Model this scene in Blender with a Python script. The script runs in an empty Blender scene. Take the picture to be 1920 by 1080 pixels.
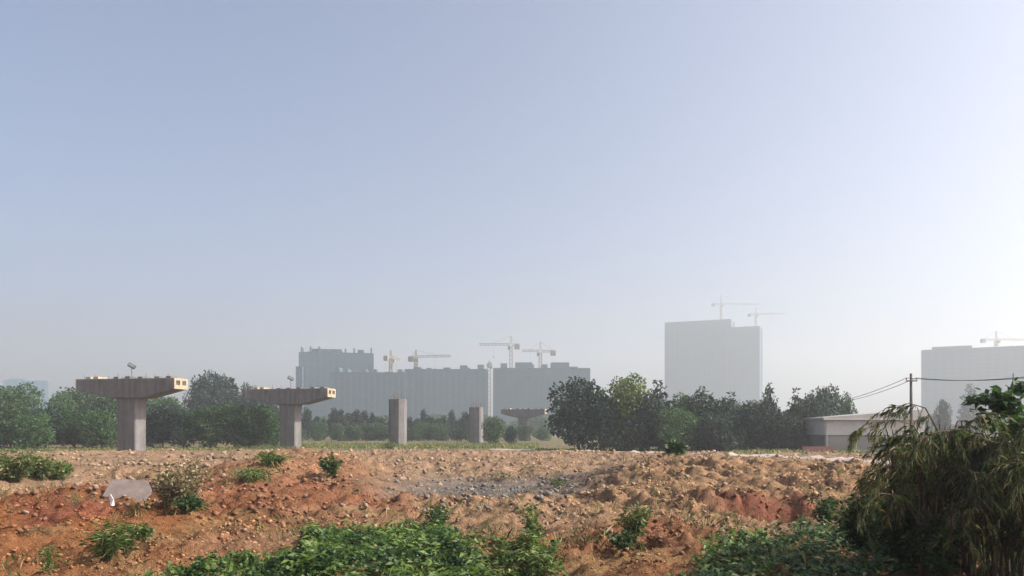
import bpy, math, random
import numpy as np
from mathutils import Vector, Matrix
R = math.radians
rnd = random.Random(7)
rng = np.random.default_rng(11)
scene = bpy.context.scene
COL = scene.collection

# ------------------------------------------------------------------ camera
EYE, F, HOR = 2.3, 1500.0, 806.0          # eye height, focal length in photo pixels, horizon row
cam_d = bpy.data.cameras.new('camera')
cam = bpy.data.objects.new('camera', cam_d); COL.objects.link(cam)
cam.location = (0, 0, EYE); cam.rotation_euler = (R(90), 0, 0)
cam_d.sensor_width = 36; cam_d.lens = F / 1920 * 36
cam_d.shift_y = (HOR - 540) / 1920
cam_d.clip_start = .1; cam_d.clip_end = 6000
scene.camera = cam
def at(px, py, Y): return Vector(((px - 960) / F * Y, Y, EYE + (HOR - py) / F * Y))
def gp(px, py, z=0.0):
    Y = (EYE - z) * F / (py - HOR)
    return ((px - 960) / F * Y, Y)
def xz(px, Y): return (px - 960) / F * Y
def zz(py, Y): return EYE + (HOR - py) / F * Y

# ------------------------------------------------------------------ sky, sun, exposure
SUN_AZ, SUN_EL = 99.0, 34.0               # azimuth clockwise from the viewing direction
world = bpy.data.worlds.new('World'); scene.world = world; world.use_nodes = True
nt = world.node_tree
sky = nt.nodes.new('ShaderNodeTexSky'); sky.sky_type = 'NISHITA'; sky.sun_disc = False
sky.sun_elevation = R(SUN_EL); sky.sun_rotation = R(SUN_AZ)
sky.air_density = 0.6; sky.dust_density = 6.0; sky.ozone_density = 0.8; sky.altitude = 30
bg = nt.nodes['Background']; bg.inputs['Strength'].default_value = 0.15
nt.links.new(sky.outputs['Color'], bg.inputs['Color'])
sun_d = bpy.data.lights.new('sun', 'SUN'); sun = bpy.data.objects.new('sun', sun_d); COL.objects.link(sun)
sun_d.energy = 4.6; sun_d.angle = R(0.6); sun_d.color = (1.0, 0.94, 0.86)
to_sun = Vector((math.sin(R(SUN_AZ)) * math.cos(R(SUN_EL)), math.cos(R(SUN_AZ)) * math.cos(R(SUN_EL)), math.sin(R(SUN_EL))))
sun.rotation_euler = to_sun.to_track_quat('Z', 'Y').to_euler(); sun.location = (60, 30, 80)
vs = scene.view_settings
vs.view_transform = 'Standard'; vs.look = 'None'; vs.gamma = 1; vs.use_curve_mapping = False; vs.exposure = 0.88
scene.cycles.use_denoising = True
scene.cycles.volume_bounces = 2
scene.cycles.max_bounces = 6
HAZE_DENSITY = 0.0009

# ------------------------------------------------------------------ helpers
def tag(o, label=None, cat=None, group=None, kind=None):
    if label: o['label'] = label
    if cat: o['category'] = cat
    if group: o['group'] = group
    if kind: o['kind'] = kind
    return o
def empty(name, loc=(0, 0, 0), rz=0.0, parent=None):
    o = bpy.data.objects.new(name, None); COL.objects.link(o)
    o.location = loc; o.rotation_euler = (0, 0, rz); o.empty_display_size = .3
    if parent: o.parent = parent
    return o
def link(name, me, parent=None, loc=None):
    o = bpy.data.objects.new(name, me); COL.objects.link(o)
    if parent: o.parent = parent
    if loc is not None: o.location = loc
    return o
def copy_tree(o, parent=None):
    c = o.copy(); COL.objects.link(c); c.parent = parent
    for ch in o.children: copy_tree(ch, c)
    return c
class MB:
    def __init__(s): s.v, s.f = [], []
    def box(s, x0, x1, y0, y1, z0, z1):
        n = len(s.v)
        s.v += [(x0, y0, z0), (x1, y0, z0), (x1, y1, z0), (x0, y1, z0), (x0, y0, z1), (x1, y0, z1), (x1, y1, z1), (x0, y1, z1)]
        s.f += [tuple(n + i for i in q) for q in ((0, 3, 2, 1), (4, 5, 6, 7), (0, 1, 5, 4), (1, 2, 6, 5), (2, 3, 7, 6), (3, 0, 4, 7))]
        return s
    def prism(s, prof, y0, y1):
        """profile in x,z (counter clockwise seen from -y) extruded along y"""
        n, k = len(s.v), len(prof)
        s.v += [(x, y0, z) for x, z in prof] + [(x, y1, z) for x, z in prof]
        s.f.append(tuple(range(n, n + k))); s.f.append(tuple(range(n + 2 * k - 1, n + k - 1, -1)))
        for i in range(k):
            j = (i + 1) % k
            s.f.append((n + j, n + i, n + k + i, n + k + j))
        return s
    def tube(s, pts, rad, sides=6, caps=True):
        pts = [Vector(p) for p in pts]; n0 = len(s.v)
        if not hasattr(rad, '__len__'): rad = [rad] * len(pts)
        prev = None
        for i, p in enumerate(pts):
            t = (pts[min(i + 1, len(pts) - 1)] - pts[max(i - 1, 0)]).normalized()
            ref = prev if prev is not None else (Vector((0, 0, 1)) if abs(t.z) < .8 else Vector((1, 0, 0)))
            u = (ref - t * ref.dot(t))
            u = u.normalized() if u.length > 1e-6 else t.orthogonal().normalized()
            prev = u; w = t.cross(u)
            for k in range(sides):
                a = 2 * math.pi * (k + .5) / sides
                s.v.append(tuple(p + (u * math.cos(a) + w * math.sin(a)) * rad[i]))
        for i in range(len(pts) - 1):
            for k in range(sides):
                a, b = n0 + i * sides + k, n0 + i * sides + (k + 1) % sides
                s.f.append((a, b, b + sides, a + sides))
        if caps:
            s.f.append(tuple(n0 + k for k in reversed(range(sides))))
            e = n0 + (len(pts) - 1) * sides
            s.f.append(tuple(e + k for k in range(sides)))
        return s
    def bar(s, a, b, r): return s.tube([a, b], r, 4)
    def mesh(s, name, mat, smooth=False):
        me = bpy.data.meshes.new(name); me.from_pydata(s.v, [], s.f); me.materials.append(mat)
        if smooth: me.polygons.foreach_set('use_smooth', [True] * len(me.polygons))
        me.update(); return me
    def build(s, name, mat, parent=None, smooth=False, loc=None):
        return link(name, s.mesh(name, mat, smooth), parent, loc)
def bevel(o, w, seg=2):
    m = o.modifiers.new('bevel', 'BEVEL'); m.width = w; m.segments = seg; m.limit_method = 'ANGLE'
    return o
def np_mesh(name, V, Q, mat, smooth=False, attr=None):
    """V (n,3) verts, Q (m,k) faces, all of k corners"""
    me = bpy.data.meshes.new(name); V = np.asarray(V, np.float32); Q = np.asarray(Q, np.int32)
    k = Q.shape[1]
    me.vertices.add(len(V)); me.vertices.foreach_set('co', V.ravel())
    me.loops.add(Q.size); me.loops.foreach_set('vertex_index', Q.ravel())
    me.polygons.add(len(Q)); me.polygons.foreach_set('loop_start', np.arange(0, Q.size, k, dtype=np.int32))
    if smooth: me.polygons.foreach_set('use_smooth', np.ones(len(Q), dtype=bool))
    me.materials.append(mat); me.update(calc_edges=True)
    if attr is not None:
        a = me.attributes.new('soil', 'FLOAT_COLOR', 'POINT')
        c = np.ones((len(V), 4), np.float32); c[:, :3] = attr; a.data.foreach_set('color', c.ravel())
    return me
def unit(a): return a / np.maximum(np.linalg.norm(a, axis=-1, keepdims=True), 1e-9)
def rand_dirs(n, g=rng): return unit(g.normal(size=(n, 3)))
def leaf_mesh(name, C, D, Nn, L, W, mat, droop=0.0):
    """one kite shaped leaf per row: C foot, D direction, Nn normal, L length, W width; bent along its rib"""
    C, D = np.asarray(C, float), unit(np.asarray(D, float)); n = len(C)
    S = unit(np.cross(D, Nn)); Nn = np.cross(S, D)
    L = np.broadcast_to(np.asarray(L, float), (n,))[:, None]; W = np.broadcast_to(np.asarray(W, float), (n,))[:, None]
    mid = C + D * L * .45 + Nn * L * .06
    tip = C + D * L; tip[:, 2] -= (L[:, 0] * droop)
    V = np.stack([C, mid + S * W * .5 - Nn * W * .12, tip, mid - S * W * .5 - Nn * W * .12], 1).reshape(-1, 3)
    Q = np.arange(4 * n).reshape(n, 4)
    Q = np.concatenate([Q[:, [0, 1, 2]], Q[:, [0, 2, 3]]])
    return np_mesh(name, V, Q, mat)

# vectorised gradient noise
_perm = np.random.default_rng(3).permutation(512).astype(np.int64); _perm = np.concatenate([_perm, _perm, _perm])
_grad = np.stack([np.cos(np.linspace(0, 2 * np.pi, 512, endpoint=False)), np.sin(np.linspace(0, 2 * np.pi, 512, endpoint=False))], 1)
def noise(x, y):
    x = np.asarray(x, float); y = np.asarray(y, float)
    xi, yi = np.floor(x).astype(np.int64), np.floor(y).astype(np.int64); xf, yf = x - xi, y - yi
    def g(ix, iy, fx, fy):
        h = _perm[_perm[ix & 511] + (iy & 511)] & 511
        return _grad[h, 0] * fx + _grad[h, 1] * fy
    u, v = xf ** 3 * (xf * (xf * 6 - 15) + 10), yf ** 3 * (yf * (yf * 6 - 15) + 10)
    a = g(xi, yi, xf, yf) * (1 - u) + g(xi + 1, yi, xf - 1, yf) * u
    b = g(xi, yi + 1, xf, yf - 1) * (1 - u) + g(xi + 1, yi + 1, xf - 1, yf - 1) * u
    return (a * (1 - v) + b * v) * 1.5
def fbm(x, y, oct=4, gain=.5):
    s, a = 0, 1.0
    for i in range(oct):
        s = s + a * noise(x * 2 ** i + 17.3 * i, y * 2 ** i - 9.1 * i); a *= gain
    return s
def sstep(a, b, x):
    t = np.clip((np.asarray(x, float) - a) / (b - a), 0, 1); return t * t * (3 - 2 * t)

# ------------------------------------------------------------------ materials
def mat_base(name, rough=.8, spec=.3):
    m = bpy.data.materials.new(name); m.use_nodes = True
    b = m.node_tree.nodes['Principled BSDF']; b.inputs['Roughness'].default_value = rough
    b.inputs['Specular IOR Level'].default_value = spec
    return m, m.node_tree, b
def add_noise(nt, scale, detail=4, rough=.55, coord='Object'):
    tc = nt.nodes.new('ShaderNodeTexCoord'); n = nt.nodes.new('ShaderNodeTexNoise')
    n.inputs['Scale'].default_value = scale; n.inputs['Detail'].default_value = detail; n.inputs['Roughness'].default_value = rough
    nt.links.new(tc.outputs[coord], n.inputs['Vector']); return n
def ramp(nt, src, stops):
    r = nt.nodes.new('ShaderNodeValToRGB'); nt.links.new(src, r.inputs['Fac'])
    e = r.color_ramp.elements
    while len(e) < len(stops): e.new(.5)
    for el, (p, c) in zip(e, stops): el.position = p; el.color = (*c, 1)
    return r
def mix(nt, a, b, fac, mode='MIX'):
    m = nt.nodes.new('ShaderNodeMix'); m.data_type = 'RGBA'; m.blend_type = mode
    for sock, v in ((m.inputs['Factor'], fac), (m.inputs['A'], a), (m.inputs['B'], b)):
        if isinstance(v, (int, float)): sock.default_value = v
        elif isinstance(v, tuple): sock.default_value = (*v, 1)
        else: nt.links.new(v, sock)
    return m.outputs['Result']
def bump(nt, b, height, strength=.4, dist=.05):
    n = nt.nodes.new('ShaderNodeBump'); n.inputs['Strength'].default_value = strength; n.inputs['Distance'].default_value = dist
    nt.links.new(height, n.inputs['Height']); nt.links.new(n.outputs['Normal'], b.inputs['Normal'])
def plain(name, c1, c2, scale=2.0, rough=.8, bmp=.2, spec=.3, dist=.03, metal=0):
    m, t, b = mat_base(name, rough, spec)
    n = add_noise(t, scale, 6, .6)
    r = ramp(t, n.outputs['Fac'], [(.3, c1), (.7, c2)])
    t.links.new(r.outputs['Color'], b.inputs['Base Color']); b.inputs['Metallic'].default_value = metal
    if bmp: bump(t, b, n.outputs['Fac'], bmp, dist)
    return m
def streaked(name, c1, c2, scale, rough, bmp):
    m, t, b = mat_base(name, rough, .25)
    n = add_noise(t, scale, 6, .6); w = add_noise(t, 1.0, 5, .65)
    mp = t.nodes.new('ShaderNodeMapping'); mp.inputs['Scale'].default_value = (2.2, 2.2, .16)
    src = w.inputs['Vector'].links[0].from_socket; t.links.new(src, mp.inputs['Vector']); t.links.new(mp.outputs['Vector'], w.inputs['Vector'])
    c = ramp(t, n.outputs['Fac'], [(.3, c1), (.7, c2)]).outputs['Color']
    c = mix(t, c, ramp(t, w.outputs['Fac'], [(.35, (.62, .6, .58)), (.6, (1.12, 1.12, 1.12))]).outputs['Color'], .8, 'MULTIPLY')
    t.links.new(c, b.inputs['Base Color']); bump(t, b, n.outputs['Fac'], bmp, .03)
    return m
def leaf_mat(name, dark, light, trans=.3, rough=.55, dry=None, dry_amt=0.0):
    m, t, b = mat_base(name, rough, .25)
    g = t.nodes.new('ShaderNodeNewGeometry'); oi = t.nodes.new('ShaderNodeObjectInfo')
    r = ramp(t, g.outputs['Random Per Island'], [(0, dark), (1, light)])
    col = r.outputs['Color']
    if dry:
        mr = t.nodes.new('ShaderNodeMath'); mr.operation = 'LESS_THAN'
        w = t.nodes.new('ShaderNodeTexWhiteNoise'); w.noise_dimensions = '1D'
        t.links.new(g.outputs['Random Per Island'], w.inputs['W']); t.links.new(w.outputs['Value'], mr.inputs[0]); mr.inputs[1].default_value = dry_amt
        col = mix(t, col, dry, mr.outputs['Value'])
    cn = add_noise(t, .9, 3, .5); col = mix(t, col, ramp(t, cn.outputs['Fac'], [(.35, (.6, .68, .75)), (.65, (1.4, 1.3, 1.1))]).outputs['Color'], .8, 'MULTIPLY')
    hs = t.nodes.new('ShaderNodeHueSaturation')
    mp = t.nodes.new('ShaderNodeMapRange'); mp.inputs['To Min'].default_value = .75; mp.inputs['To Max'].default_value = 1.25
    t.links.new(oi.outputs['Random'], mp.inputs['Value']); t.links.new(mp.outputs['Result'], hs.inputs['Value'])
    t.links.new(col, hs.inputs['Color']); col = hs.outputs['Color']
    t.links.new(col, b.inputs['Base Color'])
    tr = t.nodes.new('ShaderNodeBsdfTranslucent'); t.links.new(mix(t, col, (1.0, 1.15, .5), .6, 'MULTIPLY'), tr.inputs['Color'])
    ms = t.nodes.new('ShaderNodeMixShader'); ms.inputs['Fac'].default_value = trans
    t.links.new(b.outputs['BSDF'], ms.inputs[1]); t.links.new(tr.outputs['BSDF'], ms.inputs[2])
    t.links.new(ms.outputs['Shader'], t.nodes['Material Output'].inputs['Surface'])
    return m
def soil_mat():
    m, t, b = mat_base('soil', .95, .1)
    a = t.nodes.new('ShaderNodeAttribute'); a.attribute_name = 'soil'
    n1 = add_noise(t, .9, 6, .6); n2 = add_noise(t, 7, 8, .65); n3 = add_noise(t, 38, 5, .7)
    c = mix(t, a.outputs['Color'], ramp(t, n1.outputs['Fac'], [(.3, (.62, .58, .55)), (.7, (1.28, 1.22, 1.2))]).outputs['Color'], 1.0, 'MULTIPLY')
    c = mix(t, c, ramp(t, n2.outputs['Fac'], [(.3, (.3, .25, .23)), (.44, (.9, .88, .86)), (.56, (1.05, 1.05, 1.05)), (.72, (1.5, 1.48, 1.46))]).outputs['Color'], 1.0, 'MULTIPLY')
    c = mix(t, c, ramp(t, n3.outputs['Fac'], [(.3, (.45, .4, .38)), (.7, (1.35, 1.35, 1.35))]).outputs['Color'], .8, 'MULTIPLY')
    t.links.new(c, b.inputs['Base Color'])
    ad = t.nodes.new('ShaderNodeMath'); ad.operation = 'MULTIPLY_ADD'; ad.inputs[1].default_value = .4
    t.links.new(n3.outputs['Fac'], ad.inputs[0]); t.links.new(n2.outputs['Fac'], ad.inputs[2])
    bump(t, b, ad.outputs['Value'], .9, .12)
    return m
def stone_stuff_mat():
    m, t, b = mat_base('clods', .95, .1)
    a = t.nodes.new('ShaderNodeAttribute'); a.attribute_name = 'soil'
    g = t.nodes.new('ShaderNodeNewGeometry'); n = add_noise(t, 14, 5, .6)
    c = mix(t, a.outputs['Color'], ramp(t, g.outputs['Random Per Island'], [(0, (.6, .58, .58)), (1, (1.45, 1.42, 1.4))]).outputs['Color'], 1.0, 'MULTIPLY')
    c = mix(t, c, ramp(t, n.outputs['Fac'], [(.3, (.7, .7, .7)), (.7, (1.2, 1.2, 1.2))]).outputs['Color'], 1.0, 'MULTIPLY')
    t.links.new(c, b.inputs['Base Color']); bump(t, b, n.outputs['Fac'], .5, .03)
    return m
M = {
    'soil': soil_mat(), 'clods': stone_stuff_mat(),
    'concrete': streaked('pier concrete', (.108, .102, .103), (.158, .15, .15), .9, .85, .15),
    'concrete_pale': plain('pale concrete', (.5, .47, .43), (.66, .63, .58), 1.5, .85, .15),
    'formwork': plain('weathered formwork', (.25, .2, .13), (.37, .31, .215), 2.5, .8, .2),
    'steel_dark': plain('dark steel', (.03, .03, .032), (.06, .055, .05), 8, .5, .1, .5),
    'rebar': plain('rusty rebar', (.13, .06, .035), (.2, .1, .06), 12, .85, .2),
    'rust': plain('rust red sheet', (.16, .06, .06), (.2, .085, .08), 3, .7, .1),
    'stone_beige': plain('beige stone', (.17, .122, .085), (.28, .21, .155), 6, .95, .5),
    'stone_red': plain('red clay clod', (.135, .058, .032), (.22, .105, .06), 6, .95, .5),
    'stone_orange': plain('orange clay clod', (.15, .066, .03), (.23, .11, .056), 6, .95, .5),
    'stone_grey': plain('grey gravel stone', (.095, .09, .085), (.19, .178, .166), 6, .95, .5),
    'stone_dark': plain('dark brown clod', (.06, .035, .028), (.12, .07, .055), 6, .95, .5),
    'wood': plain('pole wood', (.05, .04, .033), (.1, .08, .065), 9, .9, .3),
    'bark': plain('bark', (.055, .045, .036), (.11, .09, .07), 6, .95, .5),
    'twig': plain('twig', (.06, .045, .03), (.12, .09, .06), 20, .9, .3),
    'wall_grey': plain('rendered wall', (.34, .34, .34), (.44, .44, .425), .8, .9, .1),
    'wall_dark': plain('dark base wall', (.1, .1, .105), (.15, .15, .15), 1.0, .9, .1),
    'sheet_roof': plain('grey sheet roof', (.28, .275, .27), (.36, .35, .34), .6, .6, .1),
    'tower_wall': plain('tower wall', (.085, .145, .195), (.105, .17, .22), .2, .85, 0),
    'tower_net': plain('safety netting', (.048, .092, .118), (.066, .115, .142), .15, .9, 0),
    'tower_slab': plain('slab edge', (.3, .3, .3), (.38, .38, .37), .3, .9, 0),
    'glass': plain('window glass', (.09, .11, .125), (.13, .15, .165), .3, .25, 0, .5),
    'crane': plain('crane steel', (.2, .17, .13), (.28, .23, .16), .8, .6, 0, .4),
    'crane_dark': plain('counterweight concrete', (.13, .13, .13), (.18, .18, .18), .8, .8, 0),
    'path': plain('pale concrete track', (.27, .23, .195), (.37, .32, .28), .7, .95, .3),
    'slab': plain('dusty slab', (.105, .085, .078), (.165, .135, .125), 5, .95, .5),
    'tower_glass': plain('tower glazing', (.065, .115, .155), (.085, .135, .175), .3, .4, 0),
    'net_glass': plain('netted openings', (.04, .08, .104), (.056, .1, .124), .3, .6, 0),
    'cable': plain('black cable', (.02, .02, .02), (.03, .03, .03), 5, .6, 0),
    'white': plain('white plastic', (.75, .75, .73), (.85, .85, .83), 5, .5, 0),
    'porcelain': plain('brown insulator', (.12, .05, .03), (.16, .07, .04), 5, .3, 0),
    'leaf_dark': leaf_mat('dark evergreen leaf', (.009, .024, .02), (.024, .05, .036), .15),
    'leaf_mid': leaf_mat('tree leaf', (.026, .058, .022), (.062, .12, .045), .28),
    'leaf_bright': leaf_mat('bright tree leaf', (.08, .12, .03), (.17, .23, .06), .4),
    'leaf_conifer': leaf_mat('conifer needle clump', (.01, .026, .024), (.026, .052, .042), .12),
    'leaf_vine': leaf_mat('vine leaf', (.014, .04, .013), (.056, .112, .033), .26, .5, (.2, .15, .07), .05),
    'leaf_vine_yellow': leaf_mat('yellow green leaf', (.05, .095, .018), (.13, .2, .05), .35, .5),
    'leaf_weed': leaf_mat('weed leaf', (.05, .085, .025), (.12, .17, .05), .3, .6, (.3, .24, .12), .12),
    'leaf_dry': leaf_mat('dry weed leaf', (.1, .085, .045), (.24, .2, .12), .3, .7, (.42, .35, .22), .3),
    'leaf_reed': leaf_mat('narrow drooping leaf', (.03, .054, .021), (.095, .13, .052), .38, .55, (.2, .16, .09), .25),
    'leaf_yellow': leaf_mat('yellowing blade', (.12, .13, .03), (.25, .25, .07), .3, .6),
    'grass': leaf_mat('grass blade', (.06, .09, .025), (.15, .19, .06), .3, .6, (.32, .26, .13), .2),
}

# ------------------------------------------------------------------ ground
def bumpf(x, y, cx, cy, sx, syf, syb, h, p=2):
    dy = y - cy; sy = np.where(dy < 0, syf, syb)
    return h * np.exp(-(np.abs((x - cx) / sx) ** p + np.abs(dy / sy) ** p))
def smooth_h(x, y):
    z = np.zeros_like(x)
    z = z + bumpf(x, y, -9.2, 36, 4.6, 9.5, 4.5, 1.02, 2.4)          # red gravel mound
    z = z + bumpf(x, y, -9.8, 37.5, 1.7, 2.5, 2.0, .22)
    z = z - bumpf(x, y, -.6, 36, 4.6, 8.5, 9, .7, 4)                 # grey gravel pit
    z = z + bumpf(x, y, 9.6, 35, 7.5, 10, 5, .95, 2.6)              # sandy bank
    z = z + bumpf(x, y, 1.1, 29.0, .9, .8, 1.0, .45)                # pink clod mound
    z = z + bumpf(x, y, 2.7, 16.4, 1.35, 1.1, 1.2, .5)              # red heap
    z = z + bumpf(x, y, -12.5, 22, 3.6, 5, 4, .35)                  # orange bank
    z = z + bumpf(x, y, -20.5, 36, 4.5, 5, 5, .5)                   # bank under the shrub
    z = z - bumpf(x, y, -13.2, 30.5, 2.6, 3.2, 3.2, .35)            # hollow with the slab
    z = z + bumpf(x, y, -2.2, 13.2, 3.2, 1.6, 2.0, .14)             # leafy hump
    z = z + bumpf(x, y, 5.4, 10.2, 2.6, 2.2, 2.6, .5)               # rise under the drooping shrub
    z = z + bumpf(x, y, -30, 70, 22, 7, 12, .3) + bumpf(x, y, -5, 66, 9, 5, 10, .2)
    # excavated scarp
    d = np.hypot((x - 7.7) / 1.9, (y - 22.4) / np.where(y > 22.4, 1.25, 2.3))
    z = z - .85 * (1 - sstep(.72, 1.08, d)) * np.where(y > 22.4, 1, 1)
    z = z + .22 * np.exp(-(((x - 7.7) / 2.4) ** 2 + ((y - 24.6) / 1.2) ** 2))
    return z
def height(x, y):
    x = np.asarray(x, float); y = np.asarray(y, float)
    near = 1 - sstep(70, 105, np.hypot(x * .8, y))
    flat = 1 - .75 * np.exp(-(((x + .6) / 4.2) ** 4 + ((y - 36) / 8) ** 4))
    z = smooth_h(x, y) * near
    w = fbm(x * .2 + 3, y * .2, 2)
    z = z + near * flat * (.24 * fbm(x * .32, y * .32, 3) + .17 * fbm(x * 1.1 + 5, y * 1.0, 3) + (.14 * np.abs(fbm(x * 2.3, y * 2.3, 3, .6)) + .05 * fbm(x * 4.4, y * 4.4, 2, .6)) * (1 + .9 * w))
    # erosion gullies on the sandy bank, running down towards the viewer and left
    s = np.exp(-(((x - 8) / 7) ** 4 + ((y - 27) / 7.5) ** 4))
    q = (x + .55 * y) * .8 + .8 * noise(x * .4, y * .3)
    z = z - s * .27 * (1 - np.abs(noise(q * 1.4, y * .13)) * 2.2).clip(0, 1)
    # clodded lumps on the red mound
    s2 = np.exp(-(((x + 9) / 6) ** 4 + ((y - 29) / 9) ** 4))
    z = z + s2 * .07 * np.abs(fbm(x * 1.9, y * 1.9, 3))
    z = z + near * flat * .075 * (.5 - np.abs(noise(x * 3.1 + 7, y * 2.9)) * 2.2).clip(-.6, .5) * (1 - sstep(26, 45, y))
    return z + .25 * near - .25
def hz(x, y): return float(height(np.array([x]), np.array([y]))[0])
def ground_y(px, py, lo=8.0, hi=110.0):
    """nearest distance along the pixel's ray where the ground is met"""
    d = np.geomspace(lo, hi, 900); x = (px - 960) / F * d; z = EYE + (HOR - py) / F * d
    below = np.nonzero(z < height(x, d))[0]
    return d[below[0]] if len(below) else hi
def gpt(px, py):
    Y = ground_y(px, py); X = xz(px, Y); return X, Y, hz(X, Y)
BEIGE, TAN, ORANGE = np.array([.235, .165, .108]), np.array([.28, .183, .106]), np.array([.19, .083, .034])
RED, GREY, DARKRED, FIELD = np.array([.19, .082, .044]), np.array([.118, .11, .102]), np.array([.16, .06, .042]), np.array([.14, .13, .07])
def soil_colour(x, y):
    wob = fbm(x * .35 + 40, y * .35, 3); wx, wy = x + 1.2 * wob, y + 2.0 * fbm(x * .3, y * .3 + 60, 2)
    c = np.broadcast_to(BEIGE, x.shape + (3,)).copy()
    def put(mask, col): c[:] = c * (1 - mask[..., None]) + col * mask[..., None]
    el = lambda cx, cy, sx, sy, p=4: np.exp(-(np.abs((wx - cx) / sx) ** p + np.abs((wy - cy) / sy) ** p))
    put(el(8.5, 27, 9, 9), TAN)
    put(.9 * el(-9.5, 27.5, 6.2, 10), RED * .55 + TAN * .45)
    put(.75 * el(-8, 24, 5.5, 5), RED)
    put((1 - sstep(19, 27, wy + .35 * np.abs(wx + 12))) * (1 - sstep(-8, -4, wx)) * .95, ORANGE)
    put(.85 * (1 - sstep(13, 19, wy)), ORANGE * .8 + TAN * .2)
    put(np.exp(-(np.abs((x + .7 + .6 * wob) / 4.3) ** 4 + np.abs((y - 36 + wob) / 8.5) ** 6)), GREY)
    put(.8 * np.exp(-(np.abs((x - 4.5) / 3.2) ** 4 + np.abs((y - 43) / 1.6) ** 4)), GREY)
    put(.9 * el(2.7, 16.2, 1.7, 1.3, 2), RED)
    put(.95 * np.exp(-(np.abs((x - 7.7) / 2.1) ** 4 + np.abs((y - 22.6) / 1.7) ** 4)), DARKRED)
    put(.8 * el(-11.3, 19.6, .9, .7, 2), DARKRED * 1.2)
    put(sstep(82, 100, y + 10 * wob), FIELD)
    g = sstep(.15, .6, fbm(x * .5 + 9, y * .5 - 4, 3)) * .35 * (y < 85)
    put(g, np.array([.2, .17, .085]))
    return c
def axis(segs):
    out = []
    for a, b, st in segs: out.append(np.arange(a, b, st))
    return np.concatenate(out)
gx = np.concatenate([-np.geomspace(44, 1500, 40)[::-1], axis([(-44 + .3, -20, .24), (-20, 20, .115), (20, 44, .24)]), np.geomspace(44, 1500, 40)])
gy = np.concatenate([-np.geomspace(1, 120, 24)[::-1], axis([(0, 9, .5), (9, 24, .075), (24, 48, .14), (48, 100, .42)]), np.geomspace(100, 1800, 40)])
GX, GY = np.meshgrid(gx, gy); GZ = height(GX, GY); GC = soil_colour(GX, GY)
nx, ny = len(gx), len(gy)
ii = (np.arange(ny - 1)[:, None] * nx + np.arange(nx - 1)[None, :]).ravel()
ground = link('ground', np_mesh('ground', np.stack([GX, GY, GZ], -1).reshape(-1, 3), np.stack([ii, ii + 1, ii + nx + 1, ii + nx], 1), M['soil'], True, GC.reshape(-1, 3)))
tag(ground, kind='structure')

# pale track along the far edge of the site
def ribbon(name, pts, width, mat, lift=.05, step=.6):
    P = [Vector((*p, 0)) for p in pts]; line = []
    for a, b in zip(P, P[1:]):
        k = max(2, int((b - a).length / step)); line += [a.lerp(b, i / k) for i in range(k)]
    line.append(P[-1]); V, Q = [], []; m = 5
    for i, p in enumerate(line):
        t = (line[min(i + 1, len(line) - 1)] - line[max(i - 1, 0)]).normalized(); s = Vector((-t.y, t.x, 0))
        w = width * (1 + .18 * math.sin(i * .37) + .12 * math.sin(i * 1.13))
        for k in range(m):
            q = p + s * w * (k / (m - 1) - .5); V.append((q.x, q.y, hz(q.x, q.y) + (lift if 0 < k < m - 1 else -.05)))
    for i in range(len(line) - 1):
        for k in range(m - 1): a = i * m + k; Q.append((a, a + 1, a + m + 1, a + m))
    return tag(link(name, np_mesh(name, V, Q, mat, True)), kind='structure')
ribbon('path', [gp(930, 839), gp(1100, 847), gp(1300, 852), gp(1480, 859), gp(1640, 870), gp(1800, 882)], 2.6, M['path'], .09)

# ------------------------------------------------------------------ stones
def stone_proto(name, seed, mat, flat=.7):
    g = np.random.default_rng(seed); t = (1 + 5 ** .5) / 2
    V = unit(np.array([(-1, t, 0), (1, t, 0), (-1, -t, 0), (1, -t, 0), (0, -1, t), (0, 1, t), (0, -1, -t), (0, 1, -t), (t, 0, -1), (t, 0, 1), (-t, 0, -1), (-t, 0, 1)], float))
    Q = np.array([(0, 11, 5), (0, 5, 1), (0, 1, 7), (0, 7, 10), (0, 10, 11), (1, 5, 9), (5, 11, 4), (11, 10, 2), (10, 7, 6), (7, 1, 8), (3, 9, 4), (3, 4, 2), (3, 2, 6), (3, 6, 8), (3, 8, 9), (4, 9, 5), (2, 4, 11), (6, 2, 10), (8, 6, 7), (9, 8, 1)])
    V = V * g.uniform(.55, 1.25, (12, 1)) * np.array([g.uniform(.8, 1.25), g.uniform(.7, 1.1), flat])
    return V, Q, (np_mesh(name, V, Q, mat) if mat else None)
def zone_mat(x, y):
    c = soil_colour(np.array([x]), np.array([y]))[0]
    k = ['stone_beige', 'stone_orange', 'stone_red', 'stone_grey', 'stone_dark']
    ref = [BEIGE, ORANGE, RED, GREY, DARKRED]
    return k[int(np.argmin([np.linalg.norm(c - r) for r in ref]))]
PROTO = {k: [stone_proto('stone', 100 * j + i, M[k], rnd.uniform(.5, .8))[2] for i in range(5)] for j, k in enumerate(('stone_beige', 'stone_orange', 'stone_red', 'stone_grey', 'stone_dark'))}
zones = [  # x0, x1, y0, y1 in photo pixels, count, size in photo pixels, material or None
    (130, 460, 848, 925, 46, (9, 15), 'stone_beige'), (460, 760, 890, 985, 50, (9, 15), None), (0, 330, 905, 1075, 34, (10, 19), None),
    (640, 1000, 850, 900, 26, (9, 13), 'stone_beige'), (755, 1080, 900, 960, 52, (9, 15), 'stone_grey'), (1000, 1580, 862, 985, 40, (9, 15), None),
    (1090, 1330, 990, 1060, 24, (10, 17), 'stone_red'), (300, 560, 940, 1010, 24, (9, 15), None), (165, 300, 893, 950, 26, (9, 16), 'stone_beige')]
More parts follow.
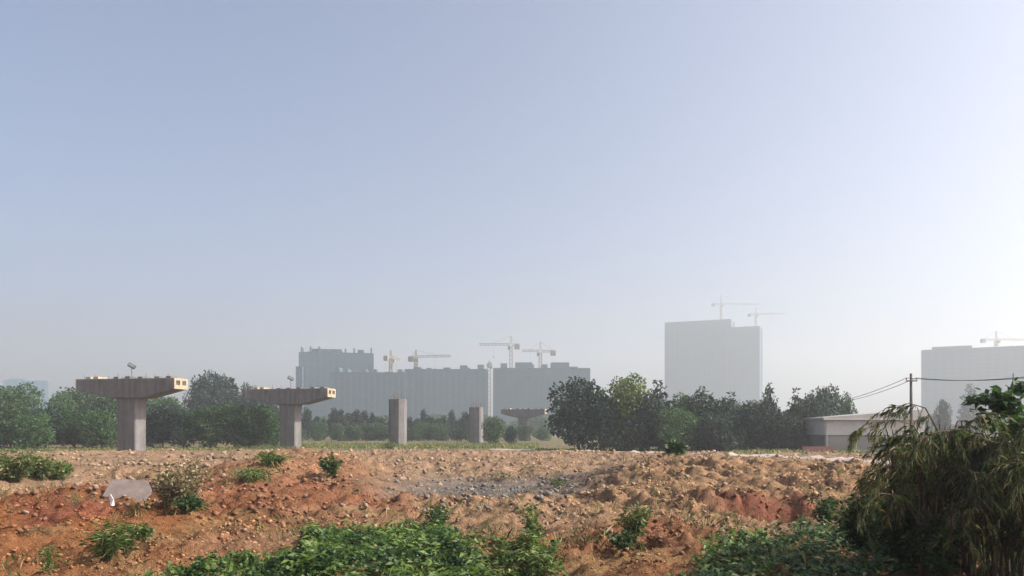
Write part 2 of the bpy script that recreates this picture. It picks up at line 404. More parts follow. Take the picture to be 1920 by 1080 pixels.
for (x0, x1, y0, y1, n, (s0, s1), mk) in zones:
    for i in range(n):
        px, py = rnd.uniform(x0, x1), rnd.uniform(y0, y1); X, Y, Z = gpt(px, py)
        if Y > 95: continue
        k = mk or zone_mat(X, Y)
        if rnd.random() < .12: k = rnd.choice(['stone_beige', 'stone_dark'])
        o = link('stone', rnd.choice(PROTO[k]), ground); s = rnd.uniform(s0, s1) / F * Y * .5
        o.location = (X, Y, Z + s * .1); o.rotation_euler = (rnd.uniform(-.4, .4), rnd.uniform(-.4, .4), rnd.uniform(0, 6.3)); o.scale = (s, s, s)
def scatter_clods(n):
    px = rng.uniform(-60, 1980, n); t = rng.uniform(0, 1, n) ** 1.0
    py = 842 + 250 * t
    Y = EYE * F / (py - HOR) * rng.uniform(.9, 1.1, n); X = (px - 960) / F * Y
    keep = (Y < 92) & ((fbm(X * .45 + 20, Y * .3, 3) + rng.uniform(-.35, .35, n)) > .02); X, Y = X[keep], Y[keep]; n = len(X)
    Z = height(X, Y); s = rng.gamma(1.9, 1.35, n).clip(.9, 8) / F * Y * .72
    c = soil_colour(X, Y) * rng.uniform(.85, 1.3, (n, 1))
    Vs, Qs, Cs = [], [], []
    P = [stone_proto('p', 900 + i, None, .75)[:2] for i in range(12)]
    kind = rng.integers(0, 12, n); a = rng.uniform(0, 6.28, n); off = 0
    for k in range(12):
        idx = np.nonzero(kind == k)[0]; V, Q = P[k]
        ca, sa = np.cos(a[idx])[:, None], np.sin(a[idx])[:, None]
        W = np.stack([V[None, :, 0] * ca - V[None, :, 1] * sa, V[None, :, 0] * sa + V[None, :, 1] * ca, np.broadcast_to(V[None, :, 2], (len(idx), 12)) + .12], -1) * s[idx][:, None, None]
        W += np.stack([X[idx], Y[idx], Z[idx]], -1)[:, None, :]
        Vs.append(W.reshape(-1, 3)); Cs.append(np.repeat(c[idx], 12, 0))
        Qs.append((Q[None] + (np.arange(len(idx)) * 12)[:, None, None] + off).reshape(-1, 3)); off += len(idx) * 12
    return np_mesh('rubble', np.concatenate(Vs), np.concatenate(Qs), M['clods'], False, np.concatenate(Cs))
rub = link('rubble', scatter_clods(90000)); tag(rub, 'small loose stones and earth clods strewn over the bare ground', 'rubble', kind='stuff')

# broken concrete slab and a scrap of white plastic
X, Y, Z = gpt(232, 936)
sl = MB()
prof = [(-.78, -.35), (-.2, -.42), (.62, -.38), (.78, .12), (.55, .48), (-.1, .43), (-.66, .36)]
prof = [(a * .74, b * .8) for a, b in prof]; sl.prism(prof, -.05, .05)
slab = sl.build('concrete_slab', M['slab'], None, loc=(X, Y + .25, Z + .12)); slab.rotation_euler = (R(-38), R(9), R(14)); bevel(slab, .02)
tag(slab, 'broken grey concrete slab leaning in the rubble below the wide pier', 'concrete slab')
X, Y, Z = gpt(209, 948)
sc_ = MB(); sc_.v = [(-.08, 0, 0), (.02, -.03, .02), (.07, .02, .0), (.03, .05, .16), (-.03, .0, .3), (-.12, .05, .24), (-.06, .07, .1)]
sc_.f = [(0, 1, 6), (1, 2, 3), (1, 3, 6), (6, 3, 4), (6, 4, 5)]
s_ = sc_.build('plastic_scrap', M['white'], None, loc=(X, Y, Z - .02)); so = s_.modifiers.new('thick', 'SOLIDIFY'); so.thickness = .012
tag(s_, 'crumpled white plastic scrap lying beside the concrete slab', 'litter')

# ------------------------------------------------------------------ bridge piers
def pier(px, py_base, Y, H, L, T, w, t, rot, label, cap=True, floodlight=False, c=.12):
    X = xz(px, Y); z0 = hz(X, Y) - .15
    r = empty('bridge_pier', (X, Y, z0), R(rot)); tag(r, label, 'bridge pier', 'unfinished viaduct piers in a row')
    ch = H * .255 if cap else 0                     # cap depth from top to column
    col = MB()                            # chamfered column, slightly flared at the top
    def ring(z, w, t):
        return [(-w/2 + c, -t/2, z), (w/2 - c, -t/2, z), (w/2, -t/2 + c, z), (w/2, t/2 - c, z), (w/2 - c, t/2, z), (-w/2 + c, t/2, z), (-w/2, t/2 - c, z), (-w/2, -t/2 + c, z)]
    hs = [(0, 1), ((H - ch) * .82, 1.0), (H - ch + .02, 1.10)] if cap else [(0, 1), (H, 1)]
    for z, f in hs: col.v += ring(z, w * f, t * (1 + (f - 1) * .5))
    for i in range(len(hs) - 1):
        for k in range(8): a, b = i * 8 + k, i * 8 + (k + 1) % 8; col.f.append((a, b, b + 8, a + 8))
    e = (len(hs) - 1) * 8; col.f.append(tuple(e + k for k in range(8))); col.f.append(tuple(reversed(range(8))))
    col.build('column', M['concrete'], r)
    for k in range(3):
        z = (H - ch) * (k + 1) / 4
        jb = MB(); jb.box(-w/2 + c + .02, w/2 - c - .02, -t/2 - .012, -t/2 + .05, z - .03, z + .03); jb.build('formwork_seam', M['concrete'], r)
    if cap:
        zt, zm, zb = H, H - ch * .56, H - ch
        cp = MB().prism([(-L/2, zm), (-w * .95, zb), (w * .95, zb), (L/2, zm), (L/2, zt), (-L/2, zt)], -T/2, T/2)
        co = bevel(cp.build('cap_beam', M['concrete'], r), .05)
        # raw end with anchor recesses: pale frame left standing proud
        for sx in (1, -1):
            x0, x1 = (L/2 + .003, L/2 + .12) if sx > 0 else (-L/2 - .12, -L/2 - .003)
            for (ya, yb, za, zb_) in ((-T/2, T/2, zm, zm + ch*.2), (-T/2, T/2, zt - ch*.12, zt), (-T/2, -T/2 + T*.13, zm + ch*.2, zt - ch*.12), (T/2 - T*.13, T/2, zm + ch*.2, zt - ch*.12), (-T*.08, T*.08, zm + ch*.2, zt - ch*.12)):
                MB().box(x0, x1, ya + .004, yb - .004, za + .002, zb_ - .002).build('end_board', M['formwork'], r)
            for yy in (-T*.22, T*.22):
                MB().box(L/2 - .03 if sx > 0 else -L/2 - .03, L/2 + .03 if sx > 0 else -L/2 + .03, yy - T*.09, yy + T*.09, zm + ch*.24, zt - ch*.16).build('anchor_recess', M['steel_dark'], r)
        for k, fx in enumerate((-.41, -.33, -.12, .0, .13, .3, .42)):
            b_ = MB().box(fx*L - .3, fx*L + .3, -T*.3, T*.3, zt - .01, zt + rnd.uniform(.14, .3)).build('bearing_pad', M['formwork'] if k < 2 else M['concrete'], r); bevel(b_, .02)
        for k in range(8):
            x = -L/2 + L * (k + .5) / 8 + rnd.uniform(-.3, .3)
            MB().tube([(x, -T*.38, zt - .05), (x + rnd.uniform(-.05, .05), -T*.38, zt + rnd.uniform(.35, .6))], .025, 5).build('rebar', M['rebar'], r)
    else:
        for k in range(10):
            a = k / 10 * 2 * math.pi
            MB().tube([(math.cos(a) * w * .38, math.sin(a) * t * .38, H - .05), (math.cos(a) * w * .36, math.sin(a) * t * .36, H + rnd.uniform(.7, 1.1))], .03, 5).build('rebar', M['rebar'], r)
    if floodlight:
        fl = empty('floodlight', (X, Y, z0 + H), R(rot + 20)); 
        MB().tube([(0, 0, -.05), (0, 0, 1.35)], .035, 6).build('pole', M['steel_dark'], fl)
        hd = MB().box(-.42, .42, -.16, .16, -.22, .22).build('lamp_head', M['steel_dark'], fl, loc=(0, 0, 1.5)); hd.rotation_euler = (R(-20), R(28), 0); bevel(hd, .05)
        MB().box(-.36, .36, -.175, -.163, -.17, .17).build('lens', M['glass'], hd)
        MB().box(-.3, .3, -.3, .3, 0.0, .06).build('base_plate', M['steel_dark'], fl)
        tag(fl, floodlight, 'floodlight')
    return r
pier(247, 842, 90, 8.35, 12.1, 2.5, 2.35, 1.9, -11, 'widest grey T-shaped concrete pier, standing behind the dry weed', floodlight='tilted dark floodlight on a short pole atop the widest pier')
pier(545, 836, 111, 8.35, 12.1, 2.5, 2.35, 1.9, -13, 'grey T-shaped concrete pier whose cap overlaps the round-topped hazy tree', floodlight='tilted dark floodlight on a pole atop the pier behind the red mound')
pier(746, 833, 131, 7.7, 0, 0, 2.7, 2.5, -14, 'stouter rounded concrete pier column without any cap beam', cap=False, c=.7)
pier(893, 829, 160, 7.2, 0, 0, 2.5, 2.1, -14, 'slimmer capless concrete column with a bright sunlit edge', cap=False, c=.3)
pier(982, 828, 190, 7.6, 10.5, 2.3, 2.2, 1.9, -14, 'hazy concrete pier half hidden by the round dark bush')

# ------------------------------------------------------------------ far buildings (storeys, piers, parapet)
def tower(name, x0, x1, Y, depth, z1, wall, label, bays, storey=3.1, roof_boxes=(), frame_top=0, rot=0.0, group=None, ragged=0):
    w = x1 - x0
    r = empty(name, ((x0 + x1) / 2 - math.sin(R(rot)) * depth / 2, Y + math.cos(R(rot)) * depth / 2, -.2), R(rot)); tag(r, label, 'building', group)
    cm = 'net_glass' if wall == 'tower_net' else 'tower_glass'
    core = MB().box(-w/2 + .22, w/2 - .22, -depth/2 + .22, depth/2 - .22, 0, z1 - .02).build('window_core', M[cm], r)
    nfl = max(3, int(z1 / storey)); hs = z1 / nfl
    band = MB().box(-w/2, w/2, -depth/2, depth/2, -hs*.24, hs*.16).mesh('floor_band', M[wall])
    for k in range(1, nfl + 1): link('floor_band', band, r, (0, 0, k * hs - hs*.16))
    dz = z1 + .2
    fr = MB().box(-w/(bays*5.2), w/(bays*5.2), -.16, .16, 0, dz).mesh('wall_pier', M[wall])
    for k in range(bays + 1):
        for yy in (-depth/2 + .1, depth/2 - .1): link('wall_pier', fr, r, (-w/2 + .2 + (w - .4) * k / bays, yy, 0))
    nb = max(2, int(depth / 5)); fs = MB().box(-.16, .16, -depth/(nb*5.2), depth/(nb*5.2), 0, dz).mesh('wall_pier', M[wall])
    for k in range(1, nb):
        for xx in (-w/2 + .1, w/2 - .1): link('wall_pier', fs, r, (xx, -depth/2 + depth * k / nb, 0))
    for (a, b, h) in roof_boxes:
        MB().box(a - (x0+x1)/2, b - (x0+x1)/2, -depth*.3, depth*.3, z1 - .1, h).build('roof_house', M[wall], r)
    MB().box(-w/2 - .15, w/2 + .15, -depth/2 - .15, depth/2 + .15, dz, dz + .35).build('parapet', M[wall], r)
    q = random.Random(int(abs(x0) * 7) + bays)
    for k in range(ragged):
        a = -w/2 + w * (k + q.uniform(0, .5)) / ragged; b = a + w / ragged * q.uniform(.25, .5)
        MB().box(a, b, -depth*q.uniform(.2, .42), depth*.3, dz + .353, dz + .4 + q.choice((.8, 1.5, 2.6, 3.4)) * q.uniform(.6, 1)).build('roof_house', M[wall], r)
    if frame_top:
        for k in range(frame_top):
            x = -w/2 + 1 + (w - 2) * k / (frame_top - 1)
            MB().box(x - .5, x + .5, -depth*.4, depth*.4, dz + .35, dz + rnd.uniform(2.2, 4.5)).build('column_stub', M[wall], r)
    return r
BY = 500.0                                    # the grey-green blocks
def XB(px, dy=0): return xz(px, BY + dy)
def ZB(py, dy=0): return zz(py, BY + dy)
tower('tower_block', XB(564, 22), XB(698, 22), BY + 22, 18, ZB(662, 22), 'tower_net', 'tall unfinished block with ragged roofline at the end of the hazy terrace', 11, frame_top=9, ragged=3,
      roof_boxes=((XB(585, 22), XB(640, 22), ZB(653, 22)),), rot=10)
tower('stair_tower', XB(555, 14), XB(566, 14), BY + 14, 10, ZB(688, 14), 'tower_net', 'slim stair tower against the side of the ragged-roofed block', 2)
tower('apartment_block', XB(622, -4), XB(758, -4), BY - 4, 16, ZB(699, -4), 'tower_net', 'long grey-green block below the ragged-roofed tower', 12, ragged=6)
tower('apartment_block', XB(760), XB(912), BY, 16, ZB(693), 'tower_net', 'long grey-green block behind the stout capless column', 13, ragged=5, roof_boxes=((XB(862), XB(880), ZB(688)),))
tower('apartment_block', XB(926), XB(1105), BY, 16, ZB(691), 'tower_net', 'hazy block with two flat roof houses beneath the taller cranes', 15, ragged=4, roof_boxes=((XB(966), XB(998), ZB(678)), (XB(1034), XB(1068), ZB(678))))
tower('high_rise_tower', xz(1247, 900), xz(1368, 900), 900, 24, zz(602, 900), 'tower_wall', 'tallest pale high-rise slab rising behind the dark tree clump', 14, rot=-24)
tower('high_rise_tower', xz(1364, 878), xz(1422, 878), 878, 24, zz(613, 878), 'tower_wall', 'slightly lower high-rise slab joined to the tallest pale tower', 7, rot=-24)
tower('office_block', xz(1746, 600), xz(2010, 600), 600, 26, zz(658, 630), 'tower_wall', 'broad pale block with a low raised roof behind the utility pole', 18, roof_boxes=((xz(1762, 600), xz(1830, 600), zz(651, 630)),), rot=-29)
tower('far_block', xz(14, 640), xz(83, 640), 640, 18, zz(714, 640), 'tower_wall', 'small faint block rising behind the tree belt', 6, roof_boxes=((xz(22, 640), xz(48, 640), zz(709, 640)),), rot=29)

def lattice(mb, a, b, half, pitch, r):
    """square lattice girder from a to b"""
    a, b = Vector(a), Vector(b); t = (b - a).normalized(); L = (b - a).length
    u = (Vector((0, 1, 0)) if abs(t.y) < .9 else Vector((1, 0, 0))); u = (u - t * u.dot(t)).normalized(); w = t.cross(u)
    C = [u * half + w * half, u * half - w * half, -u * half - w * half, -u * half + w * half]
    for c in C: mb.bar(a + c, b + c, r)
    n = max(1, int(L / pitch))
    for i in range(n):
        p, q = a + t * L * i / n, a + t * L * (i + 1) / n
        for k in range(4):
            c0, c1 = C[k], C[(k + 1) % 4]
            mb.bar(p + (c0 if i % 2 else c1), q + (c1 if i % 2 else c0), r * .6)
    return mb
def crane(px, Y, py_top, py_jib, jib, rot, label, cj=13, mast_r=.22):
    zj, zt = zz(py_jib, Y), zz(py_top, Y)
    r = empty('tower_crane', (xz(px, Y), Y, -.2), R(rot)); tag(r, label, 'tower crane', 'tower cranes over the building sites')
    lattice(MB(), (0, 0, 0), (0, 0, zj + .2), .9, 2.6, mast_r).build('mast', M['crane'], r)
    lattice(MB(), (1.0, 0, zj + 1), (jib, 0, zj + 1), .6, 2.4, .15).build('jib', M['crane'], r)
    lattice(MB(), (-1.0, 0, zj + .7), (-cj, 0, zj + .7), .6, 2.4, .16).build('counter_jib', M['crane'], r)
    MB().box(-cj - .2, -cj + 3.2, -1.3, 1.3, zj - 2.2, zj + .9).build('counterweight', M['crane_dark'], r)
    top = MB()
    for sx in (-.7, .7):
        for sy in (-.7, .7): top.bar((sx, sy, zj + .2), (sx * .2, sy * .2, zt), .2)
    top.build('tower_top', M['crane'], r)
    MB().bar((0, 0, zt - .2), (jib * .62, 0, zj + 1.6), .09).build('jib_tie', M['crane'], r)
    MB().bar((0, 0, zt - .2), (-cj + 1.5, 0, zj + 1.3), .09).build('counter_tie', M['crane'], r)
    bevel(MB().box(.4, 2.2, -2.3, -.6, zj - 2.4, zj - .1).build('operator_cab', M['crane'], r), .1)
    x = jib * .55
    hk = MB().bar((x, 0, zj + .4), (x, 0, zj - 7), .05); hk.box(x - .4, x + .4, -.3, .3, zj - 7.8, zj - 7); hk.build('hook_block', M['crane_dark'], r)
    return r
crane(958, 530, 629, 648, 21, 180, 'tower crane with long jib reaching over the two-roof-house block', 5.5, .3)
crane(1013, 530, 640, 660, 12, 180, 'shorter crane standing between the two flat roof houses', 10, .3)
crane(780, 530, 655, 671, 24, -12, 'tower crane with jib reaching along the long block behind the column', 5, .3)
crane(733, 530, 655, 672, 22, 80, 'small crane seen end-on beside the ragged-roofed tower', 11, .3)
crane(917, 535, 676, 684, 18, 95, 'pale slender crane in the gap between two blocks', 8)
crane(1352, 945, 552, 571, 48, 4, 'pale crane above the tallest high-rise tower', 11, .26)
crane(1417, 945, 576, 590, 34, -5, 'pale crane above the slightly lower high-rise slab', 9, .26)
crane(1868, 690, 620, 638, 28, 8, 'crane above the broad pale block behind the utility pole', 14, .3)

# ------------------------------------------------------------------ low shed, utility poles and wires
Ys = 84
sh = empty('shed', (xz(1640, Ys), Ys + 3, hz(xz(1640, Ys), Ys) - .1)); tag(sh, 'low grey lean-to roofed shed at the end of the tree clump', 'shed')
w2 = (xz(1735, Ys) - xz(1549, Ys)) / 2
MB().box(-w2, w2, -3, 3, 0, 2.0).build('base_wall', M['wall_dark'], sh)
MB().box(-w2 - .02, w2 + .02, -3.02, 3.02, 2.003, 3.65).build('wall', M['wall_grey'], sh)
MB().prism([(-w2 - .3, 3.653), (w2 + .3, 3.653), (w2 + .3, 4.7), (-w2 - .3, 3.85)], -3.3, 3.3).build('roof', M['sheet_roof'], sh)
MB().box(1.2, 2.3, -3.07, -3.0, .05, 1.95).build('door', M['wall_grey'], sh)
MB().tube([(-w2 - .3, -3.36, 3.62), (w2 + .3, -3.36, 3.62)], .06, 6).build('gutter', M['sheet_roof'], sh)
MB().tube([(-w2 + .15, -3.1, 0), (-w2 + .15, -3.1, 3.5), (-w2 + .1, -3.33, 3.6)], .045, 6).build('downpipe', M['sheet_roof'], sh)
bn = MB().box(-1.6, 1.6, -.03, .03, 0, .5).build('site_banner', M['rust'], None, loc=(xz(1535, 80), 80, hz(xz(1535, 80), 80) + .15))
for s in (-1.6, 1.6): MB().tube([(s, .06, -.4), (s, .06, .6)], .03, 6).build('stake', M['wood'], bn)
tag(bn, 'low strip of faded red site sheeting in front of the shed corner', 'site sheeting')
def pole(px, Y, H, label, rot=0):
    X = xz(px, Y); g = hz(X, Y) - .3
    r = empty('utility_pole', (X, Y, g), R(rot)); tag(r, label, 'utility pole', 'utility poles along the lane')
    MB().tube([(0, 0, 0), (.02, 0, H * .5), (.0, 0, H)], [.14, .12, .09], 9).build('post', M['wood'], r, True)
    bevel(MB().box(-.45, .45, -.15, -.06, H - .62, H - .53).build('crossarm', M['wood'], r), .01)
    for s in (-.38, .38): MB().tube([(s, -.1, H - .5), (s, -.1, H - .34)], [.05, .035], 8).build('insulator', M['porcelain'], r)
    return r, (X, Y, g + H - .34)
_, T1 = pole(1708, 62, 7.0, 'dark wooden utility pole carrying two wires above the drooping shrub')
_, T0 = pole(1530, 96, 6.3, 'utility pole tucked inside the dark tree clump beside the shed')
_, T2 = pole(2010, 48, 6.3, 'utility pole beyond the broad-leaved sapling')
def wire(a, b, off, sag, label):
    a, b = Vector(a) + Vector((off, -.1, 0)), Vector(b) + Vector((off, -.1, 0)); n = 24
    pts = [a.lerp(b, i / n) - Vector((0, 0, sag * 4 * (i / n) * (1 - i / n))) for i in range(n + 1)]
    tag(MB().tube(pts, .022, 5).build('overhead_wire', M['cable'], None, True), label, 'wire', 'overhead wires')
for off in (-.38, .38):
    wire(T1, T0, off, .5, 'black overhead wire from the utility pole down towards the tree clump')
    wire(T1, T2, off, .35, 'black overhead wire from the utility pole towards the broad-leaved sapling')

# ------------------------------------------------------------------ trees
def crown_points(lobes, n, seed, gap=.35):
    g = np.random.default_rng(seed); lobes = np.array(lobes, float)
    vol = lobes[:, 3] * lobes[:, 4] * lobes[:, 5]; k = g.choice(len(lobes), n * 2, p=vol / vol.sum())
    d = unit(g.normal(size=(n * 2, 3))); rr = g.uniform(.35, 1.0, n * 2) ** .55 * (1 + .1 * g.normal(size=n * 2))
    p = lobes[k, :3] + d * rr[:, None] * lobes[k, 3:6]
    nz = noise(p[:, 0] * 1.1 + p[:, 2] * .7 + seed, p[:, 1] * 1.1 - p[:, 2] * .9)
    keep = nz > -gap; return p[keep][:n], d[keep][:n]
def make_tree(name, H, W, kind, seed, mat, leaf=.3, n=4500):
    """prototype at the origin: trunk with limbs, crown of leaf clumps"""
    g = random.Random(seed); root = empty(name)
    tr = MB(); lobes = []; zb = H * (.12 if kind != 'poplar' else .1)
    lean = [(g.uniform(-.04, .04) * H * t, g.uniform(-.04, .04) * H * t, H * t * .85) for t in (0, .3, .6, 1)]
    tr.tube(lean, [H * .024, H * .019, H * .012, H * .004], 7)
    if kind == 'round':
        for i in range(15):
            a = i * 2.4 + g.uniform(-.4, .4); t = (i + .5) / 15; rr = W * .5 * (math.sin(math.pi * (.18 + .72 * t)) ** .7) * g.uniform(.45, .8)
            zc = zb + (H * .9 - zb) * t * .95 + H * .06; s = W * .23 * g.uniform(.7, 1.15)
            lobes.append((math.cos(a) * rr, math.sin(a) * rr, zc, s, s, s * .85))
        lobes.append((0, 0, H * .5, W * .3, W * .3, H * .33)); lobes.append((g.uniform(-.1, .1) * W, 0, H * .85, W * .2, W * .2, H * .13))
    elif kind == 'poplar':
        for i in range(12):
            t = (i + .5) / 12; a = i * 2.4; rr = W * .16 * g.uniform(.3, 1)
            s = W * .4 * (math.sin(math.pi * (.2 + .72 * t)) ** .8)
            lobes.append((math.cos(a) * rr, math.sin(a) * rr, zb + (H - zb) * t * .96, s, s, H * .09 * g.uniform(.8, 1.3)))
    elif kind == 'conifer':
        for i in range(26):
            t = (i + .5) / 26; a = i * 2.4 + g.uniform(-.3, .3); rr = W * .5 * (1 - t) ** .8 * g.uniform(.45, .85)
            s = W * .2 * (1 - t * .75)
            lobes.append((math.cos(a) * rr, math.sin(a) * rr, zb + (H - zb) * t * .97 - .12 * rr, s * 1.2, s * 1.2, s * .5))
        lobes.append((0, 0, H * .42, W * .2, W * .2, H * .3)); lobes.append((0, 0, H * .95, W * .05, W * .05, H * .05))
    for l in lobes[::2]:
        z0 = l[2] * .62; tr.tube([(lean[1][0] * z0 / H, lean[1][1] * z0 / H, z0), (l[0] * .5, l[1] * .5, l[2] * .88), (l[0], l[1], l[2])], [H * .008, H * .006, H * .002], 5)
    tr.build('trunk', M['bark'], root, True)
    P, d = crown_points(lobes, n, seed)
    gg = np.random.default_rng(seed + 1); D = unit(d + .9 * gg.normal(size=d.shape) + np.array([0, 0, -.15 if kind != 'poplar' else .5]))
    L = leaf * gg.uniform(.55, 1.4, len(P))
    me = leaf_mesh('crown', P, D, unit(gg.normal(size=P.shape)), L, L * (.7 if kind != 'conifer' else .42), M[mat], .1)
    link('crown', me, root)
    return root
proto = {}
def tree(px, py_top, Y, wpx, kind, mat, label, group=None, name=None, seed=None, base_drop=.15):
    """copies a prototype of the kind, scaled to the height and width seen"""
    X = xz(px, Y); g = hz(X, Y) - base_drop; H = zz(py_top, Y) - g; W = wpx / F * Y
    name = name or {'round': 'broadleaf_tree', 'poplar': 'poplar_tree', 'conifer': 'conifer_tree'}[kind]
    v = rnd.randrange(3); key = (kind, mat, v)
    if key not in proto:
        wd = {'round': 7.5, 'poplar': 2.8, 'conifer': 5.0}[kind]
        proto[key] = [make_tree(name, 8.0, wd, kind, 50 + 7 * v + len(kind), mat, .34 if kind != 'conifer' else .5, 7000 if kind == 'round' else 4200), False, wd]
    p = proto[key]
    o = copy_tree(p[0]) if p[1] else p[0]; p[1] = True
    o.name = name; o.location = (X, Y, g); o.scale = (W / p[2], W / p[2], H / 8.0); o.rotation_euler = (0, 0, rnd.uniform(0, 6.3))
    for k in ('label', 'category', 'group'):
        if k in o: del o[k]
    return tag(o, label, 'tree', group)
G1, G2, G3 = 'trees in the dark clump by the shed', 'trees of the belt behind the piers', 'thin hazy trees below the grey-green blocks'
# clump by the shed
tree(1085, 712, 92, 134, 'round', 'leaf_dark', 'large round dark tree reaching the ground at the open end of the clump', G1, seed=1)
tree(1172, 706, 91.5, 112, 'round', 'leaf_bright', 'tall yellow-green tree, the brightest crown of the clump', G1)
tree(1236, 708, 93, 92, 'conifer', 'leaf_conifer', 'broad dark conifer next to the yellow-green tree', G1)
tree(1205, 742, 90, 90, 'round', 'leaf_dark', 'low dark rounded tree in front of the yellow-green tree', G1)
tree(1318, 719, 93, 100, 'conifer', 'leaf_dark', 'dark conifer standing right below the tallest high-rise', G1)
tree(1372, 738, 96, 80, 'conifer', 'leaf_conifer', 'shorter conifer below the lower high-rise slab', G1)
tree(1265, 768, 88, 86, 'round', 'leaf_mid', 'low bushy green tree at the foot of the broad conifer', G1)
tree(1345, 775, 88, 96, 'round', 'leaf_dark', 'low dark bushy tree in the middle of the clump front', G1)
tree(1441, 713, 92, 66, 'conifer', 'leaf_conifer', 'pointed conifer with the sharpest tip in the clump', G1)
tree(1425, 752, 90, 80, 'round', 'leaf_dark', 'dark bushy tree around the foot of the pointed conifer', G1)
tree(1492, 731, 92, 74, 'conifer', 'leaf_conifer', 'ragged conifer between the pointed conifer and the shed', G1)
tree(1478, 775, 89, 76, 'round', 'leaf_dark', 'low dark tree in front of the ragged conifer', G1)
tree(1530, 742, 90, 66, 'round', 'leaf_dark', 'dark tree against the shed wall corner', G1)
tree(1548, 728, 96, 74, 'round', 'leaf_dark', 'loose-crowned tree reaching over the shed roof', G1)
tree(1582, 742, 98, 48, 'round', 'leaf_mid', 'small green crown showing behind the shed roof', G1)
tree(1142, 750, 90, 80, 'round', 'leaf_dark', 'low dark tree beside the large round one', G1)
tree(1288, 742, 94, 84, 'round', 'leaf_mid', 'mid-green rounded tree filling the gap beside the broad conifer', G1)
tree(1352, 750, 93, 84, 'round', 'leaf_dark', 'dark rounded tree filling the gap between the two high-rise conifers', G1)
tree(1400, 757, 93, 72, 'round', 'leaf_mid', 'mid-green tree leaning against the pointed conifer', G1)
tree(1512, 752, 91, 70, 'round', 'leaf_mid', 'mid-green tree between the ragged conifer and the shed corner', G1)
# belt behind the piers
for (px, top, Y, w, lb) in ((-30, 724, 135, 120, 'hazy rounded tree ending the tall back row beyond the faint block'), (35, 722, 140, 90, 'hazy rounded tree in front of the small faint block'),
        (205, 732, 142, 80, 'hazy rounded tree touching the underside of the widest cap'), (150, 728, 150, 100, 'broadest hazy tree below the shaded end of the widest cap'),
        (245, 736, 150, 90, 'hazy rounded tree mostly hidden by the widest pier column'), (318, 748, 150, 76, 'low hazy tree in the gap beside the widest cap'),
        (110, 738, 140, 70, 'hazy rounded tree just clear of the small faint block'), (284, 742, 155, 90, 'hazy rounded tree under the sunlit end of the widest cap')):
    tree(px, top, Y, w, 'round', 'leaf_mid', lb, G2)
for (px, top, Y, w, lb) in ((-15, 752, 112, 90, 'dark green tree ending the front row behind the bank shrubs'), (20, 758, 110, 80, 'dark green tree right behind the shrubs on the orange bank'),
        (85, 765, 112, 90, 'dark green front-row tree below the small faint block'), (60, 776, 106, 80, 'low broad tree stepping forward from the dark front row'),
        (140, 768, 113, 86, 'dark green front-row tree under the shaded cap end'), (190, 772, 110, 80, 'dark green front-row tree close beside the widest column'),
        (262, 768, 114, 70, 'dark green front-row tree immediately behind the widest column'), (305, 760, 113, 70, 'dark green front-row tree under the sunlit cap end'), (345, 765, 112, 60, 'narrow dark tree in the front row past the sunlit cap end')):
    tree(px, top, Y, w, 'round', 'leaf_dark' if px % 2 else 'leaf_mid', lb, G2)
tree(398, 700, 190, 88, 'round', 'leaf_dark', 'tall round-topped hazy tree between the two capped piers', G2)
tree(428, 712, 194, 60, 'poplar', 'leaf_dark', 'hazy tall tree leaning against the round-topped one', G2)
tree(372, 716, 192, 56, 'round', 'leaf_dark', 'lower shoulder tree beside the round-topped hazy tree', G2)
for (px, top, Y, w, lb) in ((395, 765, 113, 90, 'green bushy tree below the round-topped hazy tree'), (440, 758, 114, 90, 'green bushy tree midway between the two capped piers'),
        (485, 762, 114, 84, 'green bushy tree under the shaded cap of the second pier'), (520, 772, 118, 60, 'narrow green tree against the second capped column')):
    tree(px, top, Y, w, 'round', 'leaf_mid', lb, G2)
for (px, top, Y, w) in ((470, 722, 200, 50), (500, 735, 200, 60)):
    tree(px, top, Y, w, 'round', 'leaf_dark', 'hazy tree behind the cap of the second capped pier', G2)
x = 575
while x < 882:
    tree(x, rnd.uniform(764, 786), rnd.uniform(185, 215), rnd.uniform(16, 28), 'poplar', 'leaf_dark', 'thin hazy tree in the row below the grey-green blocks', G3); x += rnd.uniform(11, 19)
x = 560
while x < 1020:
    tree(x, rnd.uniform(790, 803), rnd.uniform(178, 188), rnd.uniform(30, 46), 'round', 'leaf_mid', 'low bush along the foot of the hazy tree row', 'low bushes along the hazy row', name='roadside_bush'); x += rnd.uniform(24, 38)
tree(925, 782, 140, 44, 'round', 'leaf_mid', 'small green tree beside the slimmer capless column')
tree(958, 800, 138, 26, 'round', 'leaf_dark', 'small dark tree beside the hazy half-hidden pier')
tree(1820, 716, 300, 56, 'conifer', 'leaf_dark', 'hazy cone-shaped tree in front of the broad pale block')
tree(1768, 752, 190, 32, 'round', 'leaf_dark', 'small hazy dark tree beside the cone-shaped one')
for (px, Y, w) in ((-80, 330, 90), (20, 300, 90), (100, 320, 90), (520, 330, 80), (640, 360, 100), (730, 350, 90), (820, 360, 90), (900, 350, 80), (1000, 330, 90), (1660, 300, 80), (1740, 320, 90), (1880, 310, 90), (1960, 300, 90)):
    tree(px, 778, Y, w, 'round', 'leaf_mid', 'faint far tree almost lost in the haze', 'faint far trees in the haze')

